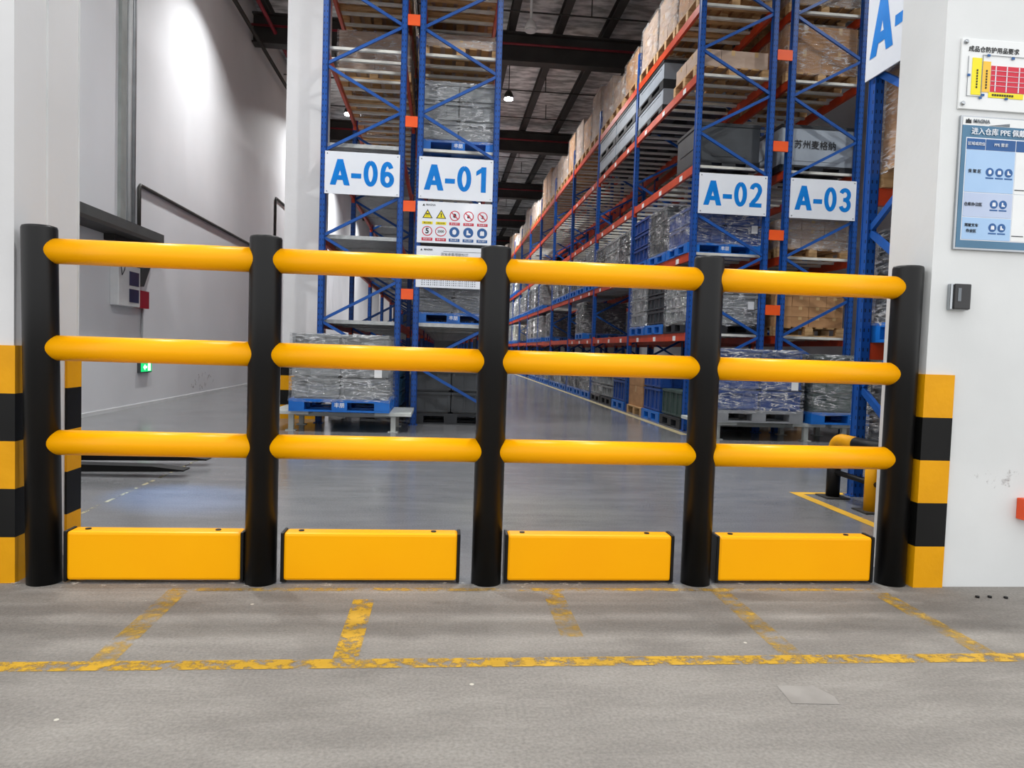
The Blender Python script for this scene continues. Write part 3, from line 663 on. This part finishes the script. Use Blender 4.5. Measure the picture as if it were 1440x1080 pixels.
def crate_boxes(b, sx, sy, h, ox=0, oy=0, oz=0):
    x, y = sx/2, sy/2
    b.box(ox-x+.03, ox+x-.03, oy-y+.03, oy+y-.03, oz, oz+h-.005)
    b.box(ox-x, ox+x, oy-y, oy+y, oz+h-.045, oz+h-.008)
    b.box(ox-x+.004, ox+x-.004, oy-y+.004, oy+y-.004, oz+.02, oz+.045)
    for k in range(4):
        cx = ox-x+.03+(sx-.06)*k/3; b.box(cx-.01, cx+.01, oy-y+.003, oy+y-.003, oz+.03, oz+h-.05)
    for k in range(3):
        cy = oy-y+.03+(sy-.06)*k/2; b.box(ox-x+.003, ox+x-.003, cy-.01, cy+.01, oz+.03, oz+h-.05)
def crates(t, m, sx, sy, z, nx, ny, nz, h, each):
    cx, cy = sx/nx-.006, sy/ny-.006
    if each:
        me = cached(('cr', m, cx, cy, h), lambda: (lambda b: (crate_boxes(b, cx, cy, h), b.mesh('crate', m))[1])(MB()))
        for i in range(nx):
            for j in range(ny):
                for k in range(nz): put('crate', me, t, (-sx/2+(i+.5)*sx/nx, -sy/2+(j+.5)*sy/ny, z+k*h))
    else:
        def f():
            b = MB()
            for i in range(nx):
                for j in range(ny):
                    for k in range(nz):
                        ox, oy, oz = -sx/2+(i+.5)*sx/nx, -sy/2+(j+.5)*sy/ny, k*h
                        b.box(ox-cx/2+.025, ox+cx/2-.025, oy-cy/2+.025, oy+cy/2-.025, oz, oz+h-.004); b.box(ox-cx/2, ox+cx/2, oy-cy/2, oy+cy/2, oz+h-.05, oz+h-.006)
            return b.mesh('crate_stack', m)
        o = put('crate_stack', cached(('cs', m, sx, sy, nx, ny, nz, h), f), t, (0, 0, z)); o['kind'] = 'stuff'
def cartons(t, m, sx, sy, z, nx, ny, nz, h, each=True):
    cx, cy = sx/nx-.005, sy/ny-.005
    me = cached(('ct', m, cx, cy, h), lambda: MB().box(-cx/2, cx/2, -cy/2, cy/2, 0, h-.004).mesh('carton', m))
    tp = cached(('tp', cx, cy, h), lambda: sum_boxes([(-.025, .025, -cy/2-.0015, cy/2+.0015, h*.7, h-.002), (-cx/2-.0015, cx/2+.0015, -.025, .025, h*.7, h-.002)]).mesh('tape', 'tape'))
    for i in range(nx):
        for j in range(ny):
            for k in range(nz):
                o = put('carton', me, t, (-sx/2+(i+.5)*sx/nx + random.uniform(-.003, .003), -sy/2+(j+.5)*sy/ny + random.uniform(-.003, .003), z+k*h))
                if each: put('tape', tp, o)
def wrap(t, sx, sy, z0, z1, var=0):
    def f():
        rnd = random.Random(var*13+int(z1*100)); b = MB(); n = 7; mz = 8
        ring = []
        x, y = sx/2+.012, sy/2+.012
        for k in range(n): ring.append((-x+2*x*k/n, -y))
        for k in range(n): ring.append((x, -y+2*y*k/n))
        for k in range(n): ring.append((x-2*x*k/n, y))
        for k in range(n): ring.append((-x, y-2*y*k/n))
        N = len(ring); vs = []
        for j in range(mz+1):
            for i, (px_, py_) in enumerate(ring):
                s = 1 + (.012*rnd.random()) + (.03 if j == 0 else 0)*rnd.random()
                vs.append((px_*s, py_*s, z0+(z1-z0)*j/mz + rnd.uniform(-.02, .02)*(j in (0,))))
        fs = [(j*N+i, j*N+(i+1) % N, (j+1)*N+(i+1) % N, (j+1)*N+i) for j in range(mz) for i in range(N)]
        b.add(vs, fs, True)
        c = len(b.v); b.v.append((0, 0, z1+.006))
        for i in range(N): b.f.append((mz*N+i, mz*N+(i+1) % N, c)); b.sm.append(True)
        return b.mesh('stretch_wrap', 'stretch_film')
    return put('stretch_wrap', cached(('wr', sx, sy, round(z0, 2), round(z1, 2), var), f), t)
note_mesh = MB().box(-.045, .045, -.002, .002, -.055, .055).mesh('label_sheet', 'paper')
MN = {'grey_plastic': 'grey', 'navy_plastic': 'dark blue', 'teal_plastic': 'teal blue', 'dark_plastic': 'charcoal', 'green_plastic': 'dark green', 'blue_plastic': 'blue', 'slate_plastic': 'slate grey'}
def load(kind, x, y, z, where, h=.8, m='grey_plastic', pal='blue_plastic', wrapped=True, sx=1.1, sy=.98, each=True, nx=2, ny=2, nz=3, group=None, note=False, var=0, ph=.15):
    """one palletised load; local origin at the pallet's base centre"""
    if kind == 'crates': lab = ('film-wrapped ' if wrapped else 'bare ') + MN[m] + ' crates on a ' + {'blue_plastic': 'blue', 'black_pallet': 'black', 'grey_pallet': 'grey'}[pal] + ' pallet, ' + where
    elif kind == 'cartons': lab = ('film-wrapped ' if wrapped else '') + 'brown cartons on a wooden pallet, ' + where
    elif kind == 'container': lab = 'two stacked slate grey folding containers, ' + where
    t = thing({'crates': 'crate_load', 'cartons': 'carton_load', 'container': 'container_stack'}[kind], lab, 'pallet load' if kind != 'container' else 'container', (x, y, z), group)
    if kind == 'crates':
        put('pallet', plastic_pallet(pal, sx, sy), t); crates(t, m, sx-.04, sy-.04, ph, nx, ny, nz, h/nz, each)
    elif kind == 'cartons':
        wood_pallet(t, sx, sy, each); ph = .14; cartons(t, m, sx-.05, sy-.05, ph, nx, ny, nz, h/nz, each)
    if wrapped: wrap(t, sx-.03, sy-.03, ph-.03, ph+h, var)
    if kind == 'crates' and pal == 'blue_plastic' and y < 10.6:
        text('丰朋', .062, 'paper', t, (0, -sy/2-.001, .078), ext=.0008, bold=.001, name='pallet_mark')
    if note:
        put('label_sheet', note_mesh, t, (sx/2-.14, -sy/2-.022, ph+h*.42))
    return t
def container(x, y, z, where, sx=1.05, sy=1.5, h=.44, n=2, group=None, name_text=None, label=None, m='slate_plastic'):
    t = thing('container_stack', label or 'stacked slate grey folding containers with dark lids, ' + where, 'container', (x, y, z), group)
    zz = 0
    for k in range(n):
        def body():
            b = MB(); b.box(-sx/2+.01, sx/2-.01, -sy/2+.01, sy/2-.01, .1, h-.04)
            b.box(-sx/2+.2, sx/2-.2, -sy/2+.004, sy/2-.004, .16, .2).box(-sx/2+.004, sx/2-.004, -sy/2+.15, sy/2-.15, .3, .31); return b.mesh('container_body', m)
        o = put('container_body', cached(('cb', sx, sy, h, m), body), t, (0, 0, zz))
        def base():
            b = MB()
            for i in (-1, 0, 1):
                for j in (-1, 0, 1): b.box(i*(sx/2-.1)-.1, i*(sx/2-.1)+.1, j*(sy/2-.1)-.1, j*(sy/2-.1)+.1, 0, .075)
            b.box(-sx/2, sx/2, -sy/2, sy/2, .07, .1); return b.mesh('pallet_base', 'black_pallet')
        put('pallet_base', cached(('cbb', sx, sy), base), o)
        put('lid', cached(('cl', sx, sy, h), lambda: MB().box(-sx/2, sx/2, -sy/2, sy/2, h-.045, h).mesh('lid', 'black_pallet')), o)
        zz += h
    if name_text: text(name_text, .125, 'ink_black', t, (-.03, -sy/2+.002, zz*.58), bold=.001)
    return t
ORD = ('first', 'second', 'third', 'fourth', 'fifth', 'sixth', 'seventh', 'eighth', 'ninth', 'tenth', 'eleventh', 'twelfth', 'thirteenth', 'fourteenth', 'fifteenth')
LEV = ('floor', 'first shelf', 'second shelf', 'third shelf', 'fourth shelf', 'top shelf')
def slot_y(b, s): return Y0+.12+b*BAY+.54+s*1.02
def where(rk, b, s, l): return 'rack %s, %s, %s bay, %s place' % (rk, LEV[l], ORD[b], ('near', 'middle', 'far')[s])
ZL = (0,) + LEVELS
def put_load(rk, b, s, l, kind, **k):
    x = sum(RX[rk])/2
    return load(kind, x, slot_y(b, s), ZL[l], where(rk, b, s, l), group='loads in rack %s' % rk, sx=1.1 if kind == 'crates' else 1.08, sy=.96, var=random.randrange(3), **k)

# rack A-02, aisle face, bay by bay
P = put_load; R = 'A-02'; xr = sum(RX[R])/2
P(R, 0, 0, 0, 'crates', h=.4, m='green_plastic', pal='black_pallet', wrapped=False, nz=1); P(R, 0, 1, 0, 'crates', h=.75, m='navy_plastic', wrapped=False, nz=2); P(R, 0, 2, 0, 'cartons', h=.72, m='cardboard', wrapped=False, nx=1, ny=1, nz=2)
P(R, 1, 0, 0, 'crates', h=.8, m='navy_plastic', wrapped=False, nz=2); P(R, 1, 1, 0, 'crates', h=.72, m='grey_plastic', pal='black_pallet', wrapped=False); P(R, 1, 2, 0, 'crates', h=.72, m='grey_plastic', pal='black_pallet', wrapped=True)
P(R, 0, 0, 1, 'crates', h=.62, m='grey_plastic', pal='black_pallet', note=True); P(R, 0, 1, 1, 'crates', h=.7, m='dark_plastic', wrapped=False); P(R, 0, 2, 1, 'crates', h=.72, m='grey_plastic')
P(R, 0, 0, 2, 'crates', h=.5, m='navy_plastic', nz=2, note=True); P(R, 0, 1, 2, 'crates', h=.72, m='dark_plastic'); P(R, 0, 2, 2, 'crates', h=.75, m='navy_plastic', wrapped=False)
for s in range(3): P(R, 1, s, 2, 'crates', h=.7, m=('dark_plastic', 'grey_plastic', 'dark_plastic')[s])
container(xr, slot_y(0, 0), LEVELS[2], where(R, 0, 0, 3), sx=.9, sy=.95, h=.62, n=1, group='loads in rack A-02', label='single charcoal container behind sign A-02, third shelf', m='dark_plastic')
P(R, 0, 0, 4, 'cartons', h=.24, m='pale_cardboard', nx=3, ny=2, nz=1, wrapped=False)
for b, ys in ((0, (1.95,)), (1, (.42, 1.95))):
    for y in ys: container(xr-.02, Y0+.5+b*BAY+y-.02, LEVELS[3], '%s bay of rack A-02, %s' % (ORD[b], 'nearer the sign' if y < 1 else 'beyond the middle'), sx=1.05, sy=1.48, h=.4, group='loads in rack A-02')
rnd = random.Random(3)
for b in range(0, 15):
    for s in range(3):
        hh = (.95, 1.05, .6, .85, .75, .5)[rnd.randrange(6)]
        if b == 0 and s == 0: hh = .9
        if rnd.random() < .12 and b > 0: continue
        P(R, b, s, 5, 'cartons', h=hh, m=('pale_cardboard', 'cardboard')[rnd.random() < .3], nx=2, ny=2, nz=3 if hh > .7 else 2, each=b < 2)
for b in range(2, 15):
    for s in range(3):
        if rnd.random() < .92: P(R, b, s, 0, 'crates', h=(.72, .8)[rnd.randrange(2)], m=('grey_plastic', 'grey_plastic', 'dark_plastic', 'navy_plastic')[rnd.randrange(4)], each=b < 7)
        if b > 3 and rnd.random() < .55 or (b == 2 and s == 1): P(R, b, s, 1, 'crates', h=.75, m=('grey_plastic', 'dark_plastic')[rnd.randrange(2)], each=b < 7)
        if rnd.random() < .9: P(R, b, s, 2, 'crates', h=(.72, .8)[rnd.randrange(2)], m=('grey_plastic', 'grey_plastic', 'dark_plastic')[rnd.randrange(3)], each=b < 7)
        if b > 6 and rnd.random() < .5: P(R, b, s, 3, 'crates', h=.8, m='grey_plastic', each=False)
# rack A-03
R = 'A-03'; x3 = sum(RX[R])/2
P(R, 0, 0, 1, 'cartons', h=.58, m='cardboard', nx=4, ny=3, nz=4, wrapped=False)
P(R, 0, 0, 2, 'cartons', h=.4, m='pale_cardboard', nx=3, ny=2, nz=3)
container(x3-.02, slot_y(0, 0), LEVELS[2], where(R, 0, 0, 3), sx=1.08, sy=.98, h=.66, n=1, group='loads in rack A-03', name_text='苏州麦格纳', label='pale grey container with Chinese lettering on the third shelf of rack A-03', m='slate_plastic')
P(R, 0, 0, 4, 'cartons', h=.66, m='cardboard', nx=2, ny=2, nz=2)
P(R, 0, 1, 4, 'cartons', h=.5, m='pale_cardboard', nx=2, ny=2, nz=2); P(R, 0, 1, 2, 'crates', h=.6, m='grey_plastic'); P(R, 1, 0, 3, 'cartons', h=.8, m='pale_cardboard', nx=2, ny=2, nz=3)
P(R, 0, 1, 0, 'cartons', h=.7, m='cardboard', wrapped=False)
for b, s, l in ((0, 2, 1), (1, 0, 1), (1, 1, 2), (1, 2, 0), (1, 0, 0), (2, 1, 4), (2, 0, 3), (0, 0, 5), (0, 1, 5), (1, 1, 5)): P(R, b, s, l, 'cartons' if l > 2 else 'crates', h=.62 if l == 4 else .7, m='pale_cardboard' if l > 2 else 'dark_plastic')
# rack A-01
R = 'A-01'; x1 = sum(RX[R])/2
P(R, 0, 0, 0, 'crates', h=.6, m='dark_plastic', pal='black_pallet', wrapped=False, nz=2); P(R, 0, 0, 1, 'crates', h=.6, m='grey_plastic'); P(R, 0, 0, 3, 'crates', h=.78, m='grey_plastic', nz=3)
P(R, 0, 0, 4, 'cartons', h=.1, m='pale_cardboard', nx=1, ny=1, nz=1)
for b in range(0, 5):
    for s in range(3):
        if not (b == 0 and s == 0): P(R, b, s, 4, 'cartons', h=.6, m='pale_cardboard', each=False, nx=2, ny=2, nz=2)
        P(R, b, s, 5, 'cartons', h=.6, m='pale_cardboard', each=False, nx=2, ny=2, nz=2)
for b, s, l in ((0, 1, 1), (0, 1, 3), (0, 2, 0), (1, 1, 2), (1, 0, 0)): P(R, b, s, l, 'crates', h=.7, m='grey_plastic')
# rack A-06
R = 'A-06'
for b in range(0, 5):
    for s in range(3):
        if b or s: P(R, b, s, 4, 'cartons', h=.55, m='pale_cardboard', each=False, nx=2, ny=2, nz=2)
        P(R, b, s, 5, 'cartons', h=.6, m='pale_cardboard', each=False, nx=2, ny=2, nz=2)
P(R, 0, 1, 0, 'crates', h=.85, m='teal_plastic', pal='black_pallet', wrapped=False, nz=4)
# ------------------------------------------------------------------ pallet stands in front of the racks
def stand(x0, x1, y0, y1, zt, label):
    t = thing('pallet_stand', label, 'pallet stand', ((x0+x1)/2, (y0+y1)/2, 0), 'low steel pallet stands'); w = (x1-x0)/2; d = (y1-y0)/2
    for s in (-1, 1):
        cx = s*(w-.21)
        box('top_plate', 'stand_paint', cx-.22, cx+.22, -d, d, zt-.045, zt, t, bevel=.004)
        for q in (-1, 1):
            l = box('leg', 'stand_paint', cx-.03, cx+.03, q*(d-.1)-.03, q*(d-.1)+.03, .006, zt-.045, t)
            box('foot', 'stand_paint', cx-.06, cx+.06, q*(d-.1)-.06, q*(d-.1)+.06, 0, .008, l)
    box('cross_bar', 'stand_paint', -w+.2, w-.2, -.02, .02, zt-.1, zt-.05, t)
stand(-2.0, -.36, 8.82, 9.68, .245, 'low pale steel pallet stand in front of rack A-06')
load('crates', -1.2, 9.22, .245, 'on the stand before rack A-06', h=.78, m='grey_plastic', sx=1.18, sy=.96, note=True, group='loads on stands')
stand(3.32, 4.92, 8.82, 9.68, .235, 'low pale steel pallet stand in front of rack A-02')
load('crates', 4.0, 9.22, .235, 'on the stand before rack A-02', h=.78, m='navy_plastic', pal='grey_pallet', sx=1.16, sy=.96, note=True, group='loads on stands')
stand(5.02, 6.2, 8.82, 9.68, .235, 'low pale steel pallet stand in front of rack A-03')
load('crates', 5.27, 9.22, .235, 'on the stand before rack A-03', h=.74, m='green_plastic', sx=1.16, sy=.96, group='loads on stands', nz=3)

# ------------------------------------------------------------------ near rack running sideways, its end frame towards the cross aisle
nr = thing('pallet_rack', 'nearest blue pallet rack, its end frame carrying the tilted A- sign', 'rack', (3.2, 4.85, 0), 'pallet racks along the aisles')
upx = MB()
for v in up_mesh.vertices: pass
for y, n in ((.43, 1), (-.5, 1)):
    for x in (0, 2.7):
        u = put('upright', up_mesh, nr, (x+.04, y, 0)); put('foot_plate', foot_mesh, u)
zz = .25; k = 0
while zz < TOP-.6:
    a, b = (.43, -.5) if k % 2 else (-.5, .43)
    MB().bar((.04, a+.03, zz), (.04, b+.03, zz+.6), .03, .05).build('brace', 'blue_light', nr); zz += .6; k += 1
beam_x = MB().box(.06, 2.7, -.025, .025, -.13, 0).mesh('beam', 'orange_steel')
slat_x = MB().box(-.03, .03, -.5, .43, -.03, 0).mesh('deck_slat', 'white_slat')
for z in (1.2, 2.38, 3.6):
    for y in (.47, -.46): put('beam', beam_x, nr, (0, y, z-.002))
    for k in range(7): put('deck_slat', slat_x, nr, (.25+k*.38, .03, z))
for i, (z, kd, h) in enumerate(((0, 'crates', .8), (1.2, 'crates', .7), (2.38, 'cartons', .75), (3.6, 'crates', .7))):
    for j, x in enumerate((.62, 1.85)):
        load(kd, 3.2+x+.03, 4.87, z, 'near rack level %s, %s' % (('one', 'two', 'three', 'four')[i], ('by the end frame', 'further in')[j]), h=h, m='cardboard' if kd == 'cartons' else 'dark_plastic', sx=1.1, sy=.98, group='loads in the near rack')
sg = thing('rack_sign', 'white sign board with blue A- facing the cross aisle, on near rack end frame', 'sign', (3.2, 4.9, 3.2), 'white aisle sign boards')
box('board', 'sign_white', -.012, 0, -.55, .5, 0, .68, sg, bevel=.002)
for ch, y, k in (('A', .45, .36), ('-', .15, .42)):
    o = letter(ch).build('letter', 'sign_blue', sg, (-.0135, y, .15), (0, 0, -PI/2)); o.scale = (k, 1, .42)
# crash guard
cg = thing('rack_guard', 'bent yellow and black pipe guard around the near rack upright', 'rack guard', (3.02, 5.25, 0))
def arc(a, b, c, n=8): return [tuple((1-t)**2*a[i]+2*t*(1-t)*b[i]+t*t*c[i] for i in range(3)) for t in (k/n for k in range(n+1))]
GR = .05
MB().tube([(0, 0, .008), (0, 0, .32)], GR, 20).build('leg', 'black_paint', cg)
MB().tube([(0, 0, .32)] + arc((0, 0, .34), (0, 0, .45), (0, -.11, .45)) + [(0, -.28, .45)], GR, 20).build('top_rail', 'yellow_paint', cg)
MB().tube([(0, -.28, .45), (0, -.62, .45)], GR, 20).build('top_rail', 'black_paint', cg)
MB().tube([(0, -.62, .45), (0, -1.0, .45)] + arc((0, -1.0, .45), (0, -1.12, .45), (0, -1.12, .33)) + [(0, -1.12, .008)], GR, 20).build('top_rail', 'yellow_paint', cg)
MB().tube([(0, -.5, .008), (0, -.5, .42)], GR, 20).build('leg', 'yellow_paint', cg)
MB().tube([(0, 0, .2), (0, -.5, .2)], .02, 10).tube([(0, -.5, .2), (0, -1.12, .2)], .02, 10).build('lower_rail', 'black_paint', cg)
for y in (0, -.5, -1.12): box('base_plate', 'dark_steel', -.09, .09, y-.09, y+.09, 0, .01, cg)

# ------------------------------------------------------------------ lift truck behind the jamb, only its forks reach into view
lt = thing('lift_truck', 'lift truck whose two black fork tines point out from behind the jamb', 'lift truck', (-3.3, 5.98, 0))
for y in (-.27, .27):
    MB().prism([(0, .03), (1.15, .045), (1.38, .05), (1.38, .06), (1.15, .085), (.05, .1), (.05, .6), (0, .6)], y-.07, y+.07).build('fork', 'black_paint', lt)
box('carriage', 'black_paint', -.06, 0, -.42, .42, .12, .6, lt)
for y in (-.3, .3): box('mast_rail', 'dark_steel', -.2, -.06, y-.05, y+.05, .04, 2.0, lt)
box('mast_crossbar', 'dark_steel', -.18, -.1, -.3, .3, 1.9, 2.0, lt)
box('body', 'orange_red', -1.05, -.2, -.38, .38, .1, .95, lt, bevel=.05)
box('handle_arm', 'black_paint', -1.12, -1.03, -.04, .04, .5, 1.2, lt)
for y in (-.3, .3):
    for x in (-.9, -.35): MB().tube([(x, y-.05, .09), (x, y+.05, .09)], .09, 20).build('wheel', 'black_plastic', lt)
